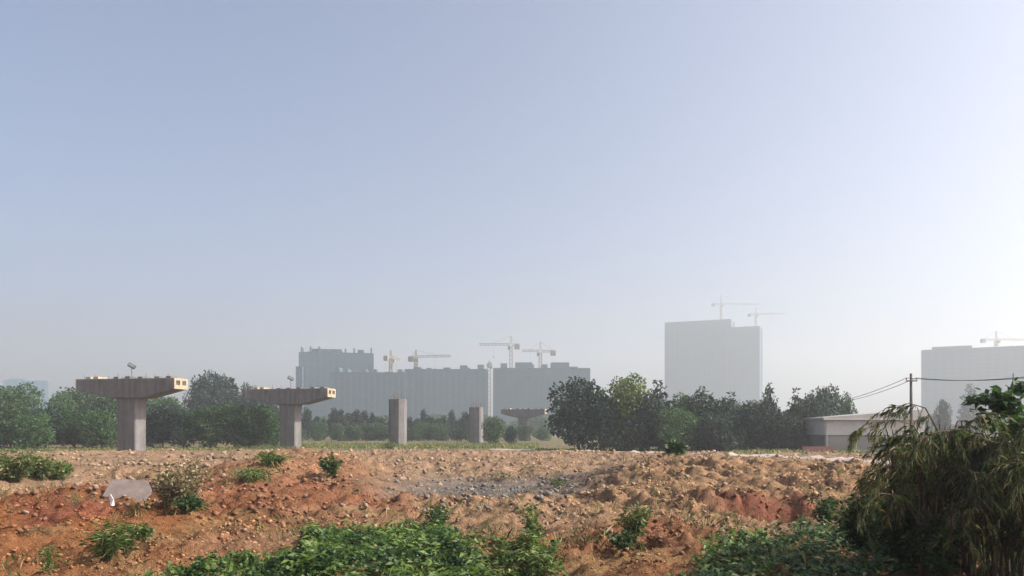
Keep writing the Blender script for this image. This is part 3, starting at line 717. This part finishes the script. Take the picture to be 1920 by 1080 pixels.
# ------------------------------------------------------------------ ground plants
def in_poly(px, py, poly):
    inside = np.zeros(len(px), bool); n = len(poly)
    for i in range(n):
        (x0, y0), (x1, y1) = poly[i], poly[(i + 1) % n]
        c = ((y0 > py) != (y1 > py)) & (px < (x1 - x0) * (py - y0) / ((y1 - y0) or 1e-9) + x0); inside ^= c
    return inside
def cover(poly_px, n, mat, label, lh=(.12, .55), leaf=(.04, .09), name='ground_cover', Y0=9.5, Y1=24, thick=.9):
    """a leafy mat: patch outline turned into a ground outline, leaves in layers over it"""
    W = [gpt(px, py)[:2] if py < 1080 else gpt(px, py)[:2] for px, py in poly_px]
    xs, ys = [p[0] for p in W], [p[1] for p in W]
    X, Y = rng.uniform(min(xs), max(xs), n * 3), rng.uniform(min(ys), max(ys), n * 3)
    wx, wy = X + .55 * fbm(X * 1.1, Y * 1.1, 3), Y + .9 * fbm(X * .9 + 9, Y * .9, 3)
    k = in_poly(wx, wy, W) & (noise(X * 1.3 + 50, Y * 1.3) > -.55); X, Y = X[k][:n], Y[k][:n]; n = len(X)
    top = lh[0] + (lh[1] - lh[0]) * (.5 + .7 * fbm(X * 1.3, Y * 1.3, 3)).clip(.05, 1.1)
    Z = height(X, Y) + top * rng.uniform(.15, 1, n) ** .5
    D = np.stack([rng.normal(size=n), rng.normal(size=n), rng.normal(size=n) * .35 - .1], 1)
    N = np.stack([rng.normal(size=n) * .5, rng.normal(size=n) * .5 - .3, np.full(n, .7)], 1)
    L = rng.uniform(*leaf, n)
    return tag(link(name, leaf_mesh(name, np.stack([X, Y, Z], 1), D, N, L, L * thick, M[mat], .15)), label, 'ground cover', kind='stuff')
HUMP = [(560, 1110), (580, 1040), (612, 1008), (700, 1004), (800, 1000), (868, 1022), (895, 1060), (895, 1115)]
cover(HUMP, 19000, 'leaf_vine', 'dense dark green leafy vines covering the foreground hump', (.04, .3))
cover(HUMP, 2600, 'leaf_vine_yellow', 'narrow-leaved weeds mixed into the vines of the foreground hump', (.1, .48), (.08, .2), thick=.3)
cover([(230, 1115), (320, 1066), (470, 1056), (580, 1046), (640, 1075), (640, 1120)], 6500, 'leaf_vine_yellow', 'bright yellow-green leaves on the near edge of the vine patch', (.03, .26))
cover([(300, 1115), (420, 1062), (560, 1050), (600, 1115)], 2500, 'leaf_vine', 'darker green leaves scattered through the yellow-green edge', (.03, .26))
cover([(860, 1018), (940, 1020), (1040, 1034), (1060, 1070), (1050, 1110), (850, 1110)], 3200, 'leaf_vine_yellow', 'thin yellow-green creepers between the vine hump and the orange sand', (.02, .22))
cover([(870, 1030), (1000, 1040), (1040, 1110), (860, 1110)], 1600, 'leaf_weed', 'thin narrow weeds among the yellow-green creepers', (.05, .3), (.08, .18), thick=.25)
BANK = [(1300, 1115), (1340, 1050), (1440, 1030), (1500, 1010), (1570, 985), (1650, 950), (1680, 1115)]
cover(BANK, 19000, 'leaf_vine', 'dense dark green leafy vines below the drooping shrub', (.08, .5))
cover(BANK, 2200, 'leaf_weed', 'narrow-leaved weeds mixed into the vines below the shrub', (.1, .6), (.08, .2), thick=.3)
cover([(1270, 1115), (1320, 1020), (1400, 1000), (1500, 1015), (1430, 1060), (1400, 1115)], 3600, 'leaf_vine_yellow', 'lighter green creepers at the edge of the red heap', (.03, .22))

def grass_stuff():
    n = 15000; px = rng.uniform(-60, 1980, n); py = 846 + 240 * rng.uniform(0, 1, n) ** .8
    Y = EYE * F / (py - HOR) * rng.uniform(.9, 1.1, n); X = (px - 960) / F * Y
    k = (fbm(X * .28 + 70, Y * .22, 3) + rng.normal(size=n) * .12 > .38) & (Y < 90) & ~((np.abs(X) < 4.5) & (np.abs(Y - 38) < 8)); X, Y = X[k], Y[k]; n = len(X)
    hgt = rng.uniform(.1, .32, n) * (1 + Y / 60); D = np.stack([rng.normal(size=n) * .4, rng.normal(size=n) * .4, np.ones(n)], 1)
    return leaf_mesh('weed_grass', np.stack([X, Y, height(X, Y) - .02], 1), D, rand_dirs(n), hgt, (.006 + .0005 * Y), M['grass'], .1)
tag(link('weed_grass', grass_stuff()), 'sparse dry grass blades sprouting over the rubble', 'grass', kind='stuff')
def grass_strip(x0, x1, py0, py1, n, label, h=(.2, .6)):
    px, py = rng.uniform(x0, x1, n), rng.uniform(py0, py1, n); Y = (EYE + .1) * F / (py - HOR); X = (px - 960) / F * Y
    D = np.stack([rng.normal(size=n) * .5, rng.normal(size=n) * .5, np.ones(n)], 1)
    tag(link('verge_grass', leaf_mesh('verge_grass', np.stack([X, Y, height(X, Y) - .03], 1), D, rand_dirs(n), rng.uniform(*h, n), .1, M['grass'], .2)), label, 'grass', kind='stuff')
grass_strip(1370, 1640, 842, 853, 5000, 'green verge grass in front of the shed and tree clump')
grass_strip(1000, 1370, 841, 846, 2500, 'thin verge grass along the foot of the dark round tree')
grass_strip(440, 1010, 831, 840, 7000, 'grassy verge around the feet of the narrow piers', (.3, .8))
grass_strip(-40, 440, 838, 846, 3500, 'thin verge grass at the foot of the tree belt', (.2, .5))

def weed(px, py, h_px, w_px, mat, label, n_leaf=900, stems=9, leaf=None, name='weed', droop=.2, group=None, narrow=.45, cat='weed'):
    X, Y, Z = gpt(px, py); H, W = h_px / F * Y, w_px / F * Y; leaf = leaf or H * .11
    r = empty(name, (X, Y, Z - .04), rnd.uniform(0, 6)); tag(r, label, cat, group)
    st = MB(); C, D = [], []
    for i in range(stems):
        a, rr = rnd.uniform(0, 6.28), W * .5 * rnd.uniform(.2, 1); hh = H * rnd.uniform(.6, 1) * (1 - .35 * (rr / (W * .5)) ** 2)
        tip = Vector((math.cos(a) * rr, math.sin(a) * rr, hh)); b = Vector((math.cos(a) * W * .05, math.sin(a) * W * .05, 0)); mid = b.lerp(tip, .5) + Vector((0, 0, hh * .12))
        pts = [b, b.lerp(mid, .6), mid, mid.lerp(tip, .6), tip]; st.tube(pts, [H * .009, H * .008, H * .006, H * .004, H * .002], 5)
        for k in range(n_leaf // stems):
            t = rnd.uniform(.12, 1); j = min(3, int(t * 4)); p = pts[j].lerp(pts[j + 1], t * 4 - j)
            d = Vector((rnd.gauss(0, 1), rnd.gauss(0, 1), rnd.gauss(.25, .5))).normalized()
            C.append(p + d * W * .09 * rnd.random()); D.append(d)
    st.build('stem', M['twig'], r)
    C, D = np.array(C), np.array(D); L = leaf * rng.uniform(.6, 1.35, len(C))
    link('foliage', leaf_mesh('foliage', C, D, rand_dirs(len(C)), L, L * narrow, M[mat], droop), r)
    return r
weed(345, 955, 112, 120, 'leaf_dry', 'large dry straw-brown weed with pale seed heads beside the concrete slab', 1700, 22, .1, 'dry_weed')
weed(352, 962, 34, 90, 'leaf_vine', 'low green plant at the foot of the large dry weed', 700, 14, .1)
weed(312, 950, 70, 60, 'leaf_dry', 'smaller dry weed leaning towards the concrete slab', 600, 12, .09, 'dry_weed')
for (px, py, h, w, lb) in ((25, 905, 70, 90, 'tallest dark leafy shrub on the bank above the orange soil'), (75, 900, 52, 80, 'middle-sized dark shrub beside the tallest one on the bank'),
        (110, 898, 36, 60, 'lowest dark shrub at the end of the bank shrubs'), (-20, 900, 60, 90, 'dark shrub on the far side of the tallest bank shrub')):
    weed(px, py, h, w, 'leaf_weed', lb, 1100, 20, .16, 'shrub', group='shrubs on the orange bank', cat='shrub')
weed(622, 893, 44, 42, 'leaf_vine', 'small bright green weed on the crest of the red mound', 600, 10, .16)
weed(508, 874, 26, 80, 'leaf_weed', 'low grassy weed on the top of the red mound', 700, 18, .22, narrow=.2)
weed(480, 905, 22, 110, 'leaf_weed', 'spreading olive weed on the flank of the red mound', 700, 20, .16, narrow=.25)
weed(205, 1050, 84, 80, 'leaf_weed', 'feathery olive weed on the orange soil', 900, 20, .15, narrow=.1)
weed(238, 1035, 60, 50, 'leaf_weed', 'short olive weed beside the feathery one', 500, 14, .13, narrow=.1)
weed(88, 1072, 76, 36, 'leaf_weed', 'thin single-stemmed weed on the orange soil', 260, 4, .08, narrow=.25)
weed(270, 1010, 34, 60, 'leaf_weed', 'dark low weed below the broken slab', 500, 12, .08)
weed(820, 992, 58, 60, 'leaf_vine', 'leafy weed rising from the top of the vine hump', 600, 10, .09)
weed(1000, 1022, 92, 60, 'leaf_weed', 'tall thin weed in front of the pink clod', 500, 8, .09, narrow=.35)
weed(985, 1045, 60, 80, 'leaf_weed', 'bushy weed at the foot of the tall thin one', 700, 12, .08, narrow=.35)
weed(1190, 1012, 84, 76, 'leaf_weed', 'loose green weed growing on the red heap', 800, 14, .1, narrow=.35)
weed(1168, 1030, 44, 56, 'leaf_vine', 'low green weed on the flank of the red heap', 400, 10, .08)
weed(1268, 852, 22, 50, 'leaf_vine', 'bright green bush at the foot of the tree clump', 600, 12, .3, 'low_bush', cat='bush')
weed(735, 842, 16, 40, 'leaf_weed', 'scrubby weed at the foot of the stout capless column', 400, 10, .25)
weed(1050, 912, 22, 60, 'leaf_weed', 'pale weed at the edge of the grey gravel', 400, 12, .14, narrow=.25)
weed(940, 900, 18, 70, 'leaf_dry', 'dry grassy weed along the top of the grey gravel', 400, 14, .16, narrow=.2)
weed(1545, 985, 60, 80, 'leaf_vine', 'leafy weed at the rim of the dark red hollow', 600, 12, .1)

for k in range(84):
    px, py = rnd.uniform(0, 1560), rnd.uniform(858, 1040)
    if 740 < px < 1100 and 895 < py < 955: continue
    weed(px, py, rnd.uniform(10, 34), rnd.uniform(18, 50), rnd.choice(['leaf_weed', 'leaf_dry', 'leaf_weed', 'leaf_vine_yellow']), 'small wispy weed sprouting from the bare rubble', 130, 9, None, 'weed_sprout', group='small weeds on the rubble', narrow=.16, droop=.1)

weed(1622, 1040, 130, 120, 'leaf_vine', 'tall leafy green bush at the foot of the drooping shrub', 2600, 26, .075, 'leafy_bush', cat='bush')
weed(1590, 1010, 70, 90, 'leaf_weed', 'pale leafy bush between the dark red hollow and the drooping shrub', 1100, 18, .07, 'leafy_bush', cat='bush', narrow=.35)
weed(1770, 1085, 120, 130, 'leaf_vine', 'dark leafy bush hiding the stems of the arching shrub', 2200, 24, .08, 'leafy_bush', cat='bush')
weed(1875, 1088, 110, 150, 'leaf_weed', 'dull leafy bush below the broad-leaved sapling', 2000, 24, .08, 'leafy_bush', cat='bush', narrow=.3)
weed(1680, 1075, 150, 120, 'leaf_vine', 'dark leafy bush under the arching branches', 2400, 24, .08, 'leafy_bush', cat='bush')

# ------------------------------------------------------------------ drooping shrub at the right
def droop_shrub(px, Y, label, n_br=32, fixed_px=()):
    X = xz(px, Y); g = hz(X, Y) - .08
    r = empty('drooping_shrub', (X, Y, g)); tag(r, label, 'shrub')
    C, D, Ls = [], [], []
    fixed = [[at(a, b, Y + dy) - Vector((X, Y, g)) for a, b, dy in line] for line in fixed_px]
    arches = list(fixed)
    for i in range(n_br):
        azi = rnd.uniform(0, 6.283); reach = rnd.uniform(.25, .95); top = rnd.uniform(.9, 2.1) - .3 * reach; drop = rnd.uniform(.0, .5)
        base = Vector((rnd.uniform(-.3, .3), rnd.uniform(-.3, .3), 0)); d = Vector((math.cos(azi), math.sin(azi), 0))
        pts = []
        for k in range(11):
            t = k / 10; z = top * (1 - (1 - min(t / .55, 1)) ** 2.2) - drop * max(0, t - .55) ** 1.6 / .45 ** 1.6
            pts.append(base + d * reach * t ** 1.25 + Vector((rnd.gauss(0, .02), rnd.gauss(0, .02), z)))
        arches.append(pts)
    tw = MB()
    for pts in arches:
        th = rnd.uniform(.009, .02); m = len(pts) - 1
        MB().tube(pts, [th * (1 - .8 * k / m) for k in range(m + 1)], 6).build('branch', M['twig'], r, True)
        out = (pts[-1] - pts[0]); out.z = 0; out = out.normalized() if out.length > .01 else Vector((1, 0, 0))
        for k in range(rnd.randint(12, 19)):
            t = rnd.uniform(.34, 1) * m; j = min(m - 1, int(t)); p = pts[j].lerp(pts[j + 1], t - j)
            v = (out * rnd.uniform(.0, .9) + Vector((rnd.gauss(0, .45), rnd.gauss(0, .45), rnd.uniform(-.3, .35)))) ; ln = rnd.uniform(.16, .46)
            q = [p]
            for u in range(5):
                v.z -= .3; q.append(q[-1] + v.normalized() * ln / 5)
            tw.tube(q, [.004, .0035, .003, .0025, .002, .0012], 4, False)
            for u in range(rnd.randint(18, 30)):
                a = rnd.uniform(.1, 5) ; b = min(4, int(a)); pp = q[b].lerp(q[b + 1], a - b); ax = (q[b + 1] - q[b]).normalized()
                d = ax + Vector((rnd.gauss(0, .5), rnd.gauss(0, .5), rnd.gauss(-.15, .4)))
                C.append(pp); D.append(d); Ls.append(rnd.uniform(.045, .125))
    tag(tw.build('twigs', M['twig'], r), kind='stuff')
    C, D, Ls = np.array(C), np.array(D), np.array(Ls); yl = rng.random(len(C)) < .07
    for nm, m_, kk in (('foliage', 'leaf_reed', ~yl), ('yellow_leaves', 'leaf_yellow', yl)):
        link(nm, leaf_mesh(nm, C[kk], D[kk], rand_dirs(kk.sum()), Ls[kk], .005 + .005 * rng.random(kk.sum()), M[m_], .35), r)
    return r
droop_shrub(1765, 9.6, 'dark arching shrub with long drooping narrow leaves beside the leafy vines', 22, (
    ((1775, 1090, 0), (1768, 960, 0), (1745, 850, -.1), (1712, 797, -.15), (1675, 786, -.2), (1642, 792, -.25), (1622, 806, -.3)),
    ((1770, 1090, 0), (1755, 980, -.1), (1735, 880, -.2), (1705, 832, -.3), (1672, 845, -.4), (1648, 880, -.45), (1636, 915, -.5)),
    ((1760, 1090, 0), (1730, 990, -.2), (1690, 930, -.3), (1650, 925, -.4), (1620, 950, -.5), (1606, 985, -.5)),
    ((1780, 1090, 0), (1775, 930, .1), (1760, 810, .2), (1735, 765, .2), (1705, 756, .2), (1680, 764, .2)),
    ((1790, 1090, 0), (1800, 920, .1), (1815, 800, .1), (1840, 772, .1), (1870, 775, .1))))
droop_shrub(1880, 9.2, 'dark drooping shrub with narrow leaves beneath the broad-leaved sapling')
droop_shrub(1990, 8.6, 'dark drooping shrub leaning out past the sapling')
# reed tufts above the shrub
def tuft(px, py_top, Y, n, spread, label, mat='grass', w=.014):
    X = xz(px, Y); g = hz(X, Y) - .05; H = zz(py_top, Y) - g
    a = rng.uniform(0, 6.28, n); D = np.stack([np.cos(a) * spread * rng.random(n), np.sin(a) * spread * rng.random(n), np.ones(n)], 1)
    C = np.stack([rng.normal(size=n) * .12, rng.normal(size=n) * .12, np.zeros(n)], 1)
    L = H * rng.uniform(.6, 1.0, n)
    r = empty('reed_tuft', (X, Y, g)); tag(r, label, 'reeds')
    link('blade_cluster', leaf_mesh('blade_cluster', C, D, rand_dirs(n), L, w, M[mat], .06), r)
    st = MB()
    for k in range(5):
        d = D[k]; st.tube([(C[k][0], C[k][1], 0), (C[k][0] + d[0] * H * .5, C[k][1] + d[1] * H * .5, H * .5)], [.008, .005], 5)
    st.build('stem', M['twig'], r)
tuft(1715, 742, 10.9, 60, .16, 'upright reed tuft poking above the shrub below the utility pole', 'leaf_reed')
tuft(1735, 762, 11.0, 70, .3, 'pale fine grass tuft beside the upright reeds', 'grass', .009)
tuft(1780, 768, 10.6, 70, .3, 'loose grass tuft behind the drooping shrub', 'leaf_reed')
# broad-leaved sapling
def sapling(px, Y, py_top, label):
    X = xz(px, Y); g = hz(X, Y) - .05; H = zz(py_top, Y) - g
    r = empty('sapling', (X, Y, g)); tag(r, label, 'sapling')
    tr = MB(); tr.tube([(0, 0, 0), (.05, .02, H * .4), (-.03, .0, H * .75), (0, 0, H)], [.035, .028, .018, .006], 8); C, D = [], []
    for i in range(26):
        a = i * 2.4; z0 = H * rnd.uniform(.5, .95); l = rnd.uniform(.3, .62) * (1.25 - z0 / H) * 1.9
        p0 = Vector((0, 0, z0)); p1 = p0 + Vector((math.cos(a) * l, math.sin(a) * l, l * .45)); tr.tube([p0, p0.lerp(p1, .5) + Vector((0, 0, .03)), p1], [.01, .007, .003], 5)
        for k in range(48):
            t = rnd.uniform(.2, 1.05); C.append(p0.lerp(p1, t) + Vector((rnd.gauss(0, .06), rnd.gauss(0, .06), rnd.gauss(0, .05)))); D.append(Vector((rnd.gauss(0, 1), rnd.gauss(0, 1), rnd.gauss(-.3, .4))))
    tr.build('trunk', M['bark'], r, True)
    C, D = np.array(C), np.array(D); L = rng.uniform(.08, .15, len(C))
    N = np.stack([rng.normal(size=len(C)) * .5, rng.normal(size=len(C)) * .5, np.ones(len(C))], 1)
    link('crown', leaf_mesh('crown', C, D, N, L, L * .8, M['leaf_mid'], .15), r)
sapling(1900, 11.2, 700, 'broad-leaved green sapling rising above the drooping shrubs')

# ------------------------------------------------------------------ haze
hb = MB().box(-1560, 1560, -160, 1860, -2.2, 172).mesh('haze', M['white'])
hb.materials.clear()
hm = bpy.data.materials.new('haze air'); hm.use_nodes = True; ht = hm.node_tree; ht.nodes.clear()
ho = ht.nodes.new('ShaderNodeOutputMaterial'); hv = ht.nodes.new('ShaderNodeVolumePrincipled')
hv.inputs['Color'].default_value = (.685, .73, .77, 1); hv.inputs['Density'].default_value = HAZE_DENSITY; hv.inputs['Anisotropy'].default_value = .42
ht.links.new(hv.outputs['Volume'], ho.inputs['Volume']); hb.materials.append(hm)
tag(link('haze', hb), 'pale grey-blue summer haze filling the air over the site', 'haze', kind='stuff')
